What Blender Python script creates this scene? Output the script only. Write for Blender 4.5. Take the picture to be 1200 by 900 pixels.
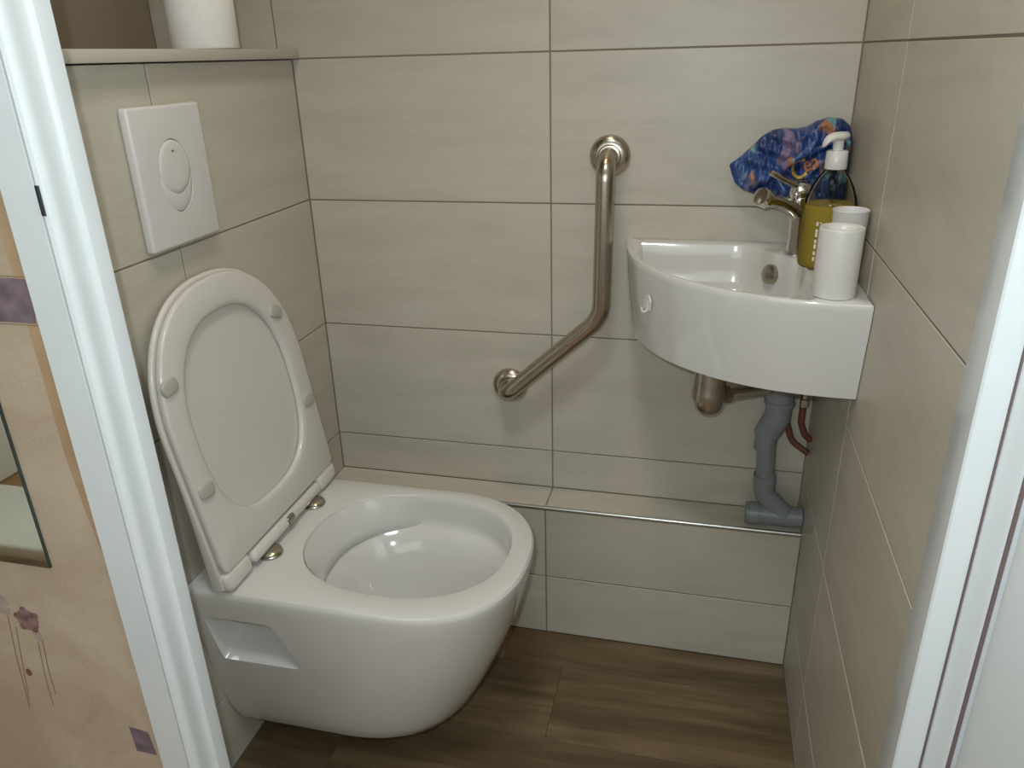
import bpy, bmesh, math, random
from mathutils import Vector, Matrix, noise
from mathutils.bvhtree import BVHTree
random.seed(7)
for o in list(bpy.data.objects):
    bpy.data.objects.remove(o)
SC = bpy.context.scene
COL = SC.collection
PI = math.pi

# ------------------------------------------------------------------ camera
def cam_axes(yaw, pitch, roll):
    cy, sy, cp, sp = math.cos(yaw), math.sin(yaw), math.cos(pitch), math.sin(pitch)
    f = Vector((-sy*cp, cy*cp, sp)); r = Vector((cy, sy, 0)); u = r.cross(f)
    return math.cos(roll)*r + math.sin(roll)*u, -math.sin(roll)*r + math.cos(roll)*u, f
cr, cu, cf = cam_axes(0.2474, -0.404, -0.0285)
cam = bpy.data.cameras.new('camera'); cam.sensor_width = 36; cam.lens = 901.6675/1200*36
cam.clip_start = 0.01
camo = bpy.data.objects.new('camera', cam); COL.objects.link(camo)
m = Matrix((( cr.x, cu.x, -cf.x, .7375), (cr.y, cu.y, -cf.y, -1.3694), (cr.z, cu.z, -cf.z, 1.1436), (0, 0, 0, 1)))
camo.matrix_world = m
SC.camera = camo

# ------------------------------------------------------------------ world, exposure
W = bpy.data.worlds.new('world'); SC.world = W; W.use_nodes = True
W.node_tree.nodes['Background'].inputs[0].default_value = (.6, .75, 1, 1)
W.node_tree.nodes['Background'].inputs[1].default_value = .05
SC.view_settings.view_transform = 'Standard'
SC.view_settings.look = 'None'
SC.view_settings.exposure = 0.0
SC.view_settings.gamma = 1
SC.view_settings.use_curve_mapping = False

# ------------------------------------------------------------------ lights
WARM = (1.0, .74, .45); COOL = (.88, .96, 1.0)
def point(name, loc, power, col, radius):
    l = bpy.data.lights.new(name, 'POINT'); l.energy = power; l.color = col; l.shadow_soft_size = radius
    o = bpy.data.objects.new(name, l); o.location = loc; COL.objects.link(o); return o
def area(name, loc, target, power, col, sx, sy):
    l = bpy.data.lights.new(name, 'AREA'); l.shape = 'RECTANGLE'; l.size = sx; l.size_y = sy; l.energy = power; l.color = col
    o = bpy.data.objects.new(name, l); o.location = loc
    o.rotation_euler = (Vector(target)-Vector(loc)).to_track_quat('-Z', 'Y').to_euler(); COL.objects.link(o); return o
P_WC, P_HALL, P_FILL, P_FLASH = 13.0, 10.0, 10.5, 15.0
def spot(name, loc, power, col, radius, angle, blend):
    l = bpy.data.lights.new(name, 'SPOT'); l.energy = power; l.color = col; l.shadow_soft_size = radius
    l.spot_size = math.radians(angle); l.spot_blend = blend
    o = bpy.data.objects.new(name, l); o.location = loc; COL.objects.link(o); return o
spot('ceiling_lamp_bulb', (.44, -.42, 2.245), P_WC*.55, WARM, .028, 115, 1.0)
spot('ceiling_lamp_bulb', (.54, -.36, 2.245), P_WC*.45, WARM, .028, 115, 1.0)
area('hall_ceiling_light', (.58, -1.13, 2.36), (.58, -1.13, 0), P_HALL, COOL, .30, .30)
area('hall_fill_light', (.35, -3.05, 1.45), (.6, -.3, 1.0), P_FILL, COOL, 2.2, 1.2)  # broad unseen fill added behind the camera, no real window there

point('camera_flash', camo.matrix_world @ Vector((-.03, .035, .005)), P_FLASH, (.84, .96, 1.0), .008)   # the compact camera's own flash

# ------------------------------------------------------------------ materials
def mat(name):
    m = bpy.data.materials.new(name); m.use_nodes = True
    nt = m.node_tree; b = nt.nodes['Principled BSDF']
    return m, nt, b
def plain(name, col, rough=.5, metal=0, coat=0, bump=0, bscale=200, var=0, vscale=8):
    m, nt, b = mat(name)
    b.inputs['Base Color'].default_value = (*col, 1); b.inputs['Roughness'].default_value = rough
    b.inputs['Metallic'].default_value = metal; b.inputs['Coat Weight'].default_value = coat
    b.inputs['Coat Roughness'].default_value = .05
    tc = nt.nodes.new('ShaderNodeTexCoord')
    if bump:
        n = nt.nodes.new('ShaderNodeTexNoise'); n.inputs['Scale'].default_value = bscale; n.inputs['Detail'].default_value = 3
        nt.links.new(tc.outputs['Object'], n.inputs['Vector'])
        bp = nt.nodes.new('ShaderNodeBump'); bp.inputs['Strength'].default_value = bump; bp.inputs['Distance'].default_value = .001
        nt.links.new(n.outputs['Fac'], bp.inputs['Height']); nt.links.new(bp.outputs['Normal'], b.inputs['Normal'])
    if var:
        n = nt.nodes.new('ShaderNodeTexNoise'); n.inputs['Scale'].default_value = vscale; n.inputs['Detail'].default_value = 5
        nt.links.new(tc.outputs['Object'], n.inputs['Vector'])
        r = nt.nodes.new('ShaderNodeValToRGB')
        r.color_ramp.elements[0].position = .3; r.color_ramp.elements[1].position = .7
        r.color_ramp.elements[0].color = (*[c*(1-var) for c in col], 1); r.color_ramp.elements[1].color = (*[min(1, c*(1+var)) for c in col], 1)
        nt.links.new(n.outputs['Fac'], r.inputs['Fac']); nt.links.new(r.outputs['Color'], b.inputs['Base Color'])
    return m
def streaky(name, c0, c1, c2, scale, rough, rand=10.0, bump=.15, hue_var=.06, nscale=3.0, fine=60, dist=1.2):
    """stone or wood: noise drawn out along local x, shifted per object by its random value"""
    m, nt, b = mat(name); N = nt.nodes.new; L = nt.links.new
    tc = N('ShaderNodeTexCoord'); oi = N('ShaderNodeObjectInfo')
    mp = N('ShaderNodeMapping'); mp.inputs['Scale'].default_value = scale
    L(tc.outputs['Object'], mp.inputs['Vector'])
    mul = N('ShaderNodeMath'); mul.operation = 'MULTIPLY'; mul.inputs[1].default_value = rand*7
    L(oi.outputs['Random'], mul.inputs[0])
    add = N('ShaderNodeVectorMath'); add.operation = 'ADD'
    L(mp.outputs['Vector'], add.inputs[0]); L(mul.outputs[0], add.inputs[1])
    n1 = N('ShaderNodeTexNoise'); n1.inputs['Scale'].default_value = nscale; n1.inputs['Detail'].default_value = 7; n1.inputs['Roughness'].default_value = .6
    n1.inputs['Distortion'].default_value = dist
    L(add.outputs[0], n1.inputs['Vector'])
    cr = N('ShaderNodeValToRGB'); e = cr.color_ramp.elements
    e[0].position = .28; e[0].color = (*c0, 1); e[1].position = .72; e[1].color = (*c2, 1)
    k = cr.color_ramp.elements.new(.5); k.color = (*c1, 1)
    L(n1.outputs['Fac'], cr.inputs['Fac'])
    n2 = N('ShaderNodeTexNoise'); n2.inputs['Scale'].default_value = fine; n2.inputs['Detail'].default_value = 4
    L(add.outputs[0], n2.inputs['Vector'])
    hs = N('ShaderNodeHueSaturation')
    mr = N('ShaderNodeMapRange'); mr.inputs['To Min'].default_value = 1-hue_var; mr.inputs['To Max'].default_value = 1+hue_var
    L(oi.outputs['Random'], mr.inputs['Value'])
    mr2 = N('ShaderNodeMapRange'); mr2.inputs['To Min'].default_value = .94; mr2.inputs['To Max'].default_value = 1.06
    L(n2.outputs['Fac'], mr2.inputs['Value'])
    mm = N('ShaderNodeMath'); mm.operation = 'MULTIPLY'; L(mr.outputs[0], mm.inputs[0]); L(mr2.outputs[0], mm.inputs[1])
    L(mm.outputs[0], hs.inputs['Value']); L(cr.outputs['Color'], hs.inputs['Color']); L(hs.outputs['Color'], b.inputs['Base Color'])
    bp = N('ShaderNodeBump'); bp.inputs['Strength'].default_value = bump; bp.inputs['Distance'].default_value = .0006
    L(n2.outputs['Fac'], bp.inputs['Height']); L(bp.outputs['Normal'], b.inputs['Normal'])
    b.inputs['Roughness'].default_value = rough
    return m
M = {}
M['tile'] = streaky('stone tile', (.455, .41, .33), (.505, .455, .37), (.54, .49, .405), (1.0, 1.0, 5.5), .42, nscale=2.6, hue_var=.025, fine=45)
M['plank'] = streaky('wood plank', (.066, .041, .019), (.122, .080, .039), (.215, .150, .080), (.75, 7.5, 1.0), .42, nscale=3.2, hue_var=.16, fine=30, dist=.6, bump=.3)
M['grout'] = plain('grout', (.22, .185, .14), .9, bump=.4, bscale=500)
M['recess'] = plain('recess brown', (.26, .215, .155), .55, bump=.15, var=.05, vscale=6)  # one even brown, darker than the tiled walls
M['silicone'] = plain('plaster', (.62, .60, .55), .8, bump=.2, bscale=90)
M['porcelain'] = plain('glazed porcelain', (.64, .615, .575), .10, coat=.6, var=.012, vscale=4)
M['seat'] = plain('seat plastic', (.64, .60, .545), .20, coat=.3, var=.012, vscale=5)
M['bumper'] = plain('bumper rubber', (.44, .42, .36), .5, bump=.05)
M['plastic'] = plain('white plastic', (.66, .63, .595), .32, var=.01)
M['plastic_dark'] = plain('gap grey', (.18, .17, .16), .6, var=.05)
M['paper'] = plain('tissue paper', (.80, .77, .72), .95, bump=.9, bscale=160, var=.03, vscale=30)
M['card'] = plain('cardboard', (.36, .27, .19), .9, bump=.3)
M['chrome'] = plain('chrome', (.74, .72, .68), .09, metal=1, var=.03, vscale=40)
M['nickel'] = plain('worn nickel', (.48, .44, .37), .24, metal=1, bump=.1, var=.12, vscale=50)
M['overflow'] = plain('overflow cap metal', (.40, .37, .31), .25, metal=1, bump=.1, var=.08, vscale=60)
M['pvc'] = plain('grey pvc', (.21, .22, .228), .35, var=.06, vscale=12, bump=.1)
M['hose'] = plain('red brown rubber', (.135, .045, .028), .45, bump=.6, bscale=700, var=.15, vscale=90)
M['paint'] = plain('gloss white paint', (.72, .745, .745), .28, bump=.25, bscale=60, var=.02, vscale=14, coat=.2)
M['doorpaint'] = plain('door white paint', (.80, .83, .83), .32, bump=.15, bscale=40, var=.02, vscale=6)
M['edge'] = plain('anodised strip', (.55, .54, .50), .3, metal=1, var=.05, vscale=40)
M['shelfedge'] = plain('beige shelf', (.50, .45, .38), .45, bump=.15, var=.04)
M['steel'] = plain('dark steel', (.10, .11, .14), .35, metal=1, bump=.2)
M['mirrorglass'] = plain('mirror silver', (.88, .90, .88), .015, metal=1, var=.01)
M['mirroredge'] = plain('mirror edge', (.035, .05, .045), .3, var=.2)
M['halltread'] = plain('cream painted wood', (.72, .69, .56), .35, bump=.15, var=.05, vscale=5)
M['halloak'] = streaky('hall oak floor', (.20, .10, .04), (.32, .17, .07), (.42, .25, .12), (1, 6, 1), .35, nscale=3, fine=30)
M['purple'] = plain('purple print', (.19, .135, .16), .7, var=.3, vscale=60)
M['petal'] = plain('mauve print', (.25, .14, .13), .7, var=.45, vscale=90)
M['petal_pale'] = plain('pale mauve print', (.42, .32, .27), .7, var=.12, vscale=90)
M['stem'] = plain('stem print', (.27, .19, .14), .7, var=.15, vscale=90)
M['brown'] = plain('brown print', (.22, .09, .04), .7, var=.15, vscale=90)
M['bare'] = plain('bare filler strip', (.44, .29, .17), .8, bump=.4, var=.10, vscale=20)
M['orange'] = plain('orange print', (.42, .17, .05), .35, var=.25, vscale=120)
M['yellow'] = plain('yellow print', (.48, .31, .05), .35, var=.15, vscale=120)
M['labelwhite'] = plain('white lettering', (.75, .74, .70), .5, var=.02)
M['lampglass'] = plain('lamp metal', (.8, .78, .74), .3, metal=1, var=.02)

# brushed stainless steel
m, nt, b = mat('brushed stainless steel'); M['stainless'] = m
b.inputs['Metallic'].default_value = 1; b.inputs['Roughness'].default_value = .24
tc = nt.nodes.new('ShaderNodeTexCoord'); mp = nt.nodes.new('ShaderNodeMapping'); mp.inputs['Scale'].default_value = (60, 60, 900)
n = nt.nodes.new('ShaderNodeTexNoise'); n.inputs['Scale'].default_value = 1; n.inputs['Detail'].default_value = 2
nt.links.new(tc.outputs['Object'], mp.inputs['Vector']); nt.links.new(mp.outputs['Vector'], n.inputs['Vector'])
r = nt.nodes.new('ShaderNodeValToRGB'); r.color_ramp.elements[0].color = (.42, .37, .30, 1); r.color_ramp.elements[1].color = (.56, .50, .42, 1)
nt.links.new(n.outputs['Fac'], r.inputs['Fac']); nt.links.new(r.outputs['Color'], b.inputs['Base Color'])

# wallpaper: mottled beige
m, nt, b = mat('mottled wallpaper'); M['wallpaper'] = m
tc = nt.nodes.new('ShaderNodeTexCoord')
n1 = nt.nodes.new('ShaderNodeTexNoise'); n1.inputs['Scale'].default_value = 5; n1.inputs['Detail'].default_value = 7; n1.inputs['Distortion'].default_value = 1.5; n1.inputs['Roughness'].default_value = .6
nt.links.new(tc.outputs['Object'], n1.inputs['Vector'])
r = nt.nodes.new('ShaderNodeValToRGB'); e = r.color_ramp.elements
e[0].position = .3; e[0].color = (.44, .33, .225, 1); e[1].position = .72; e[1].color = (.60, .485, .365, 1)
nt.links.new(n1.outputs['Fac'], r.inputs['Fac']); nt.links.new(r.outputs['Color'], b.inputs['Base Color']); b.inputs['Roughness'].default_value = .75
n2 = nt.nodes.new('ShaderNodeTexNoise'); n2.inputs['Scale'].default_value = 260; nt.links.new(tc.outputs['Object'], n2.inputs['Vector'])
bp = nt.nodes.new('ShaderNodeBump'); bp.inputs['Strength'].default_value = .4; bp.inputs['Distance'].default_value = .001
nt.links.new(n2.outputs['Fac'], bp.inputs['Height']); nt.links.new(bp.outputs['Normal'], b.inputs['Normal'])

# clear plastic and liquids
def glassy(name, col, ior=1.45, rough=.02):
    m, nt, b = mat(name)
    tc = nt.nodes.new('ShaderNodeTexCoord'); n = nt.nodes.new('ShaderNodeTexNoise'); n.inputs['Scale'].default_value = 25
    nt.links.new(tc.outputs['Object'], n.inputs['Vector'])
    r = nt.nodes.new('ShaderNodeValToRGB'); r.color_ramp.elements[0].color = (*[c*.93 for c in col], 1); r.color_ramp.elements[1].color = (*col, 1)
    nt.links.new(n.outputs['Fac'], r.inputs['Fac']); nt.links.new(r.outputs['Color'], b.inputs['Base Color'])
    b.inputs['Transmission Weight'].default_value = 1; b.inputs['Roughness'].default_value = rough; b.inputs['IOR'].default_value = ior
    return m
m, nt, b = mat('clear plastic'); M['clear'] = m
tr = nt.nodes.new('ShaderNodeBsdfTransparent'); tr.inputs['Color'].default_value = (.93, .92, .88, 1)
gl = nt.nodes.new('ShaderNodeBsdfGlossy'); gl.inputs['Roughness'].default_value = .04
lw = nt.nodes.new('ShaderNodeLayerWeight'); lw.inputs['Blend'].default_value = .10
mx = nt.nodes.new('ShaderNodeMixShader'); nt.links.new(lw.outputs['Fresnel'], mx.inputs[0]); nt.links.new(tr.outputs[0], mx.inputs[1]); nt.links.new(gl.outputs[0], mx.inputs[2])
nt.nodes.remove(b); nt.links.new(mx.outputs[0], nt.nodes['Material Output'].inputs['Surface'])
M['soap'] = glassy('yellow liquid soap', (.72, .54, .09), 1.2)
M['soap'].node_tree.nodes['Principled BSDF'].inputs['Transmission Weight'].default_value = .55
M['water'] = glassy('water', (.93, .96, .94), 1.33)

# printed wrapper
m, nt, b = mat('printed blue wrapper'); M['wrapper'] = m; N = nt.nodes.new; L = nt.links.new
tc = N('ShaderNodeTexCoord')
mp = N('ShaderNodeMapping'); mp.inputs['Rotation'].default_value = (0, .25, 0); L(tc.outputs['Object'], mp.inputs['Vector'])
n1 = N('ShaderNodeTexNoise'); n1.inputs['Scale'].default_value = 22; n1.inputs['Detail'].default_value = 3; n1.inputs['Distortion'].default_value = 1.0; L(mp.outputs['Vector'], n1.inputs['Vector'])
r1 = N('ShaderNodeValToRGB'); e = r1.color_ramp.elements
e[0].position = .25; e[0].color = (.010, .020, .080, 1); e[1].position = .75; e[1].color = (.21, .25, .36, 1)
k = e.new(.47); k.color = (.014, .038, .155, 1); k = e.new(.62); k.color = (.025, .07, .22, 1)
L(n1.outputs['Fac'], r1.inputs['Fac'])
mp2 = N('ShaderNodeMapping'); mp2.inputs['Scale'].default_value = (1.6, 1, .8); mp2.inputs['Location'].default_value = (3.1, 0, .7); L(mp.outputs['Vector'], mp2.inputs['Vector'])
n2 = N('ShaderNodeTexNoise'); n2.inputs['Scale'].default_value = 26; n2.inputs['Detail'].default_value = 1; L(mp2.outputs['Vector'], n2.inputs['Vector'])
r2 = N('ShaderNodeValToRGB'); e = r2.color_ramp.elements; e[0].position = .58; e[0].color = (0, 0, 0, 1); e[1].position = .64; e[1].color = (1, 1, 1, 1)
L(n2.outputs['Fac'], r2.inputs['Fac'])
n3 = N('ShaderNodeTexNoise'); n3.inputs['Scale'].default_value = 16; n3.inputs['Detail'].default_value = 0; L(mp2.outputs['Vector'], n3.inputs['Vector'])
r3 = N('ShaderNodeValToRGB'); r3.color_ramp.interpolation = 'CONSTANT'; e = r3.color_ramp.elements
e[0].position = 0; e[0].color = (.20, .15, .24, 1); e[1].position = .62; e[1].color = (.12, .30, .33, 1); k = e.new(.5); k.color = (.34, .14, .06, 1)
L(n3.outputs['Fac'], r3.inputs['Fac'])
mx = N('ShaderNodeMixRGB'); L(r2.outputs['Color'], mx.inputs['Fac']); L(r1.outputs['Color'], mx.inputs['Color1']); L(r3.outputs['Color'], mx.inputs['Color2'])
w = N('ShaderNodeTexWave'); w.inputs['Scale'].default_value = 26; w.inputs['Distortion'].default_value = 5; w.inputs['Detail'].default_value = 1; L(mp.outputs['Vector'], w.inputs['Vector'])
r4 = N('ShaderNodeValToRGB'); e = r4.color_ramp.elements; e[0].position = .90; e[0].color = (0, 0, 0, 1); e[1].position = 1; e[1].color = (.25, .25, .25, 1)
L(w.outputs['Fac'], r4.inputs['Fac'])
mx2 = N('ShaderNodeMixRGB'); L(r4.outputs['Color'], mx2.inputs['Fac']); L(mx.outputs['Color'], mx2.inputs['Color1']); mx2.inputs['Color2'].default_value = (.25, .30, .42, 1)
L(mx2.outputs['Color'], b.inputs['Base Color']); b.inputs['Roughness'].default_value = .32

# ------------------------------------------------------------------ helpers
def link(name, me, material, parent=None, loc=None):
    o = bpy.data.objects.new(name, me); COL.objects.link(o)
    if material is not None and not me.materials: me.materials.append(M[material] if isinstance(material, str) else material)
    if parent is not None: o.parent = parent
    if loc is not None: o.location = loc
    return o
def pydata(verts, faces, smooth=None, fixn=True):
    me = bpy.data.meshes.new('mesh'); me.from_pydata([tuple(v) for v in verts], [], faces)
    if fixn:
        bm = bmesh.new(); bm.from_mesh(me); bmesh.ops.recalc_face_normals(bm, faces=bm.faces[:]); bm.to_mesh(me); bm.free()
    if smooth is not None:
        me.polygons.foreach_set('use_smooth', [True]*len(me.polygons)); me.update()
        me.set_sharp_from_angle(angle=math.radians(smooth))
    return me
def frombm(bm, smooth=None):
    me = bpy.data.meshes.new('mesh'); bmesh.ops.recalc_face_normals(bm, faces=bm.faces[:]); bm.to_mesh(me); bm.free()
    if smooth is not None:
        me.polygons.foreach_set('use_smooth', [True]*len(me.polygons)); me.update()
        me.set_sharp_from_angle(angle=math.radians(smooth))
    return me
def tag(o, label, cat, group=None):
    o['label'] = label; o['category'] = cat
    if group: o['group'] = group
    return o
def thing(name, label, cat, loc=(0, 0, 0), group=None):
    o = bpy.data.objects.new(name, None); o.empty_display_size = .02; COL.objects.link(o); o.location = loc
    return tag(o, label, cat, group)
def part(name, me, material, parent):
    """world-space mesh under a thing whose Empty stands at its base"""
    o = link(name, me, material)
    o.parent = parent
    p = parent; off = Vector((0, 0, 0))
    while p is not None: off += p.location; p = p.parent
    me.transform(Matrix.Translation(-off)); return o
def recenter(o):
    me = o.data; c = Vector((0, 0, 0)); lo = Vector((1e9,)*3); hi = -lo
    for v in me.vertices:
        for i in range(3): lo[i] = min(lo[i], v.co[i]); hi[i] = max(hi[i], v.co[i])
    c = Vector(((lo.x+hi.x)/2, (lo.y+hi.y)/2, lo.z)); me.transform(Matrix.Translation(-c)); o.location = o.location + c
    return o
def box(x0, x1, y0, y1, z0, z1, bev=0, seg=2, smooth=None):
    bm = bmesh.new(); bmesh.ops.create_cube(bm, size=1)
    bmesh.ops.scale(bm, vec=(x1-x0, y1-y0, z1-z0), verts=bm.verts)
    bmesh.ops.translate(bm, vec=((x0+x1)/2, (y0+y1)/2, (z0+z1)/2), verts=bm.verts)
    if bev: bmesh.ops.bevel(bm, geom=bm.edges[:], offset=bev, segments=seg, profile=.5, affect='EDGES')
    return frombm(bm, smooth if smooth else (40 if bev else None))
def rings_mesh(rings, cap0=True, cap1=True, smooth=40, closed=False):
    n = len(rings[0]); V = [v for r in rings for v in r]; F = []
    K = len(rings)
    for i in range(K-1 + (1 if closed else 0)):
        a = i*n; b_ = ((i+1) % K)*n
        for j in range(n):
            k = (j+1) % n; F.append((a+j, a+k, b_+k, b_+j))
    if cap0: F.append(tuple(range(n))[::-1])
    if cap1: F.append(tuple((K-1)*n + j for j in range(n)))
    return pydata(V, F, smooth)
def lathe(profile, c=(0, 0, 0), axis=(0, 0, 1), n=40, smooth=40, cap0=True, cap1=True):
    """profile: list of (radius, height) along axis"""
    ax = Vector(axis).normalized(); q = Vector((0, 0, 1)).rotation_difference(ax); c = Vector(c)
    rings = []
    for r, h in profile:
        r = max(r, 1e-5)
        rings.append([c + q @ Vector((r*math.cos(2*PI*j/n), r*math.sin(2*PI*j/n), h)) for j in range(n)])
    return rings_mesh(rings, cap0, cap1, smooth)
def fillet(pts, rad, seg=8):
    pts = [Vector(p) for p in pts]; out = [pts[0]]
    for i in range(1, len(pts)-1):
        a, b_, c = pts[i-1], pts[i], pts[i+1]; r = rad[i-1] if isinstance(rad, (list, tuple)) else rad
        u = (a-b_).normalized(); v = (c-b_).normalized(); ang = u.angle(v); d = r/math.tan(ang/2)
        d = min(d, (a-b_).length*.98, (c-b_).length*.98); rr = d*math.tan(ang/2)
        p0 = b_+u*d; p1 = b_+v*d; cen = b_ + (u+v).normalized()*(rr/math.sin(ang/2))
        e0 = p0-cen; e1 = p1-cen; tot = e0.angle(e1); axx = e0.cross(e1).normalized()
        for k in range(seg+1): out.append(cen + Matrix.Rotation(tot*k/seg, 3, axx) @ e0)
    out.append(pts[-1]); return out
def tube(path, radius, n=20, smooth=50, cap=True):
    path = [Vector(p) for p in path]; K = len(path)
    rad = radius if isinstance(radius, (list, tuple)) else [radius]*K
    t = [(path[min(i+1, K-1)]-path[max(i-1, 0)]).normalized() for i in range(K)]
    x = t[0].orthogonal().normalized(); rings = []
    for i in range(K):
        if i: x = (t[i-1].rotation_difference(t[i]) @ x)
        x = (x - t[i]*x.dot(t[i])).normalized(); y = t[i].cross(x)
        rings.append([path[i] + (x*math.cos(2*PI*j/n) + y*math.sin(2*PI*j/n))*rad[i] for j in range(n)])
    return rings_mesh(rings, cap, cap, smooth)
def prism(poly, z0, z1, axis='z', smooth=30, bev=0):
    """extrude polygon. axis z: poly (x,y); axis y: poly (x,z) from y=z0 to z1; axis x: poly (y,z)"""
    def P(p, h):
        return (p[0], p[1], h) if axis == 'z' else ((p[0], h, p[1]) if axis == 'y' else (h, p[0], p[1]))
    n = len(poly); V = [P(p, z0) for p in poly] + [P(p, z1) for p in poly]
    F = [tuple(range(n))[::-1], tuple(range(n, 2*n))] + [(i, (i+1) % n, n+(i+1) % n, n+i) for i in range(n)]
    me = pydata(V, F)
    if bev:
        bm = bmesh.new(); bm.from_mesh(me)
        es = [e for e in bm.edges if len(e.link_faces) == 2 and e.calc_face_angle() > .6]
        bmesh.ops.bevel(bm, geom=es, offset=bev, segments=2, profile=.5, affect='EDGES'); me = frombm(bm, smooth)
    elif smooth:
        me.polygons.foreach_set('use_smooth', [True]*len(me.polygons)); me.update(); me.set_sharp_from_angle(angle=math.radians(smooth))
    return me
def boolean(me, cutters, smooth=35):
    o = bpy.data.objects.new('tmp', me); COL.objects.link(o); tmp = [o]
    for c in cutters:
        k = bpy.data.objects.new('tmpc', c); COL.objects.link(k); tmp.append(k)
        md = o.modifiers.new('b', 'BOOLEAN'); md.operation = 'DIFFERENCE'; md.object = k; md.solver = 'EXACT'
    dg = bpy.context.evaluated_depsgraph_get(); dg.update()
    res = bpy.data.meshes.new_from_object(o.evaluated_get(dg))
    for t in tmp: bpy.data.objects.remove(t)
    res.materials.clear()
    res.polygons.foreach_set('use_smooth', [True]*len(res.polygons)); res.update(); res.set_sharp_from_angle(angle=math.radians(smooth))
    return res
def ray_poly(poly, c, ang):
    dx, dy = math.cos(ang), math.sin(ang); best = 0
    n = len(poly)
    for i in range(n):
        x1, y1 = poly[i][0]-c[0], poly[i][1]-c[1]; x2, y2 = poly[(i+1) % n][0]-c[0], poly[(i+1) % n][1]-c[1]
        ex, ey = x2-x1, y2-y1; den = dx*ey - dy*ex
        if abs(den) < 1e-12: continue
        t = (x1*ey - y1*ex)/den; s = (x1*dy - y1*dx)/den
        if t > 0 and -1e-7 <= s <= 1+1e-7: best = max(best, t)
    return best
def ring_from(poly, c, angs, z, scale=1, off=0, zf=None):
    out = []
    for a in angs:
        r = ray_poly(poly, c, a)*scale + off
        x, y = c[0]+r*math.cos(a), c[1]+r*math.sin(a)
        out.append(Vector((x, y, z if zf is None else zf(x, y, z))))
    return out
def struct(o): o['kind'] = 'structure'; return o
def S(name, me, material): return recenter(struct(link(name, me, material)))

# ------------------------------------------------------------------ room constants
RW = .958            # right wall plane x
ROWS = [-.1028 + .25*i for i in range(11)]      # grout heights .1472 .3972 .6472 .8972 1.1472 ...
STEP_Y, STEP_Z, STEP_J, GX = -.0803, .3112, .1446, .473
FRONT_Y = -.7285
CEIL = 2.30
J = .0027            # joint width
tile_cache = {}
def tile_mesh(w, h):
    key = (round(w, 4), round(h, 4))
    if key not in tile_cache:
        t = .006; b_ = .0005
        V = [(0, t, 0), (w, t, 0), (w, t, h), (0, t, h), (0, b_, 0), (w, b_, 0), (w, b_, h), (0, b_, h), (b_, 0, b_), (w-b_, 0, b_), (w-b_, 0, h-b_), (b_, 0, h-b_)]
        F = [(8, 9, 10, 11)] + [(i, (i+1) % 4, 4+(i+1) % 4, 4+i) for i in range(4)] + [(4+i, 4+(i+1) % 4, 8+(i+1) % 4, 8+i) for i in range(4)]
        me = pydata(V, F, fixn=False); me.materials.append(M['tile']); tile_cache[key] = me
    return tile_cache[key]
def lay(parent, orient, cols, rows, plane, skip=None, zmin=0, zmax=CEIL):
    """tiles between consecutive column and row grout lines; orient: back, left, right, top"""
    for i in range(len(cols)-1):
        for k in range(len(rows)-1):
            a0, a1 = cols[i]+J/2, cols[i+1]-J/2; h0, h1 = max(rows[k], zmin)+J/2, min(rows[k+1], zmax)-J/2
            if h1-h0 < .004 or a1-a0 < .004: continue
            if skip and skip(i, k): continue
            o = bpy.data.objects.new('tile', tile_mesh(a1-a0, h1-h0)); COL.objects.link(o)
            if orient == 'back': loc, rot = (a0, plane, h0), (0, 0, 0)
            elif orient == 'left': loc, rot = (plane, a0, h0), (0, 0, PI/2)
            elif orient == 'right': loc, rot = (plane, a1, h0), (0, 0, -PI/2)
            else: loc, rot = (a0, h0, plane), (-PI/2, 0, 0)
            # slight unevenness of a hand-laid wall
            off = random.uniform(0, .0004)
            loc = Vector(loc)
            if orient == 'back': loc.y += off
            elif orient == 'left': loc.x -= off
            elif orient == 'right': loc.x += off
            o.parent = parent; o.location = loc - parent.location; o.rotation_euler = rot

# ------------------------------------------------------------------ setting
# back wall
wb = S('wall_back', box(-.33, 1.03, .0012, .06, 0, CEIL), 'grout')
lay(wb, 'back', [0, GX, RW], [STEP_Z]+ROWS[2:6], 0.0, zmin=STEP_Z)
lay(wb, 'back', [-.275, -.027, GX, RW], ROWS[5:], 0.0)
# left wall in front of the cistern, and the recess above it
wl = S('wall_left', box(-.275, -.0012, FRONT_Y, -.0005, 0, 1.1455), 'grout')
lay(wl, 'left', [FRONT_Y, -.403, 0], ROWS[:6], 0.0, zmax=1.147)
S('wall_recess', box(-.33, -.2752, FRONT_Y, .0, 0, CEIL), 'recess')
# right wall
wr = S('wall_right', box(RW+.0012, 1.03, FRONT_Y, .0010, 0, CEIL), 'grout')
lay(wr, 'right', [FRONT_Y, -.300, 0], ROWS, RW)
# boxed pipe ledge
st = S('trim_1', box(.0005, RW-.0005, STEP_Y+.0012, .0011, 0, STEP_Z-.0012), 'grout')
lay(st, 'back', [0, GX, RW], [0, STEP_J, STEP_Z-.004], STEP_Y, zmax=STEP_Z)
lay(st, 'top', [0, GX, RW], [STEP_Y+.004, 0.0], STEP_Z, zmin=-9, zmax=9)
es = part('edge_strip', prism([(STEP_Y-.0006, STEP_Z-.006), (STEP_Y-.0006, STEP_Z-.0012), (STEP_Y+.0008, STEP_Z+.0006), (STEP_Y+.0055, STEP_Z+.0006), (STEP_Y+.0055, STEP_Z-.004), (STEP_Y+.003, STEP_Z-.006)], .001, RW-.001, 'x'), 'edge', st)
es['label'] = 'thin metal edging along the front of the ledge'
# shelf on top of the cistern wall
sh = tag(link('shelf', box(-.2745, .0155, FRONT_Y+.002, -.0006, 1.1475, 1.1635, .0015), 'shelfedge'), 'beige shelf board on top of the flush plate wall with a paper roll on it', 'shelf')
recenter(sh)
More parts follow.
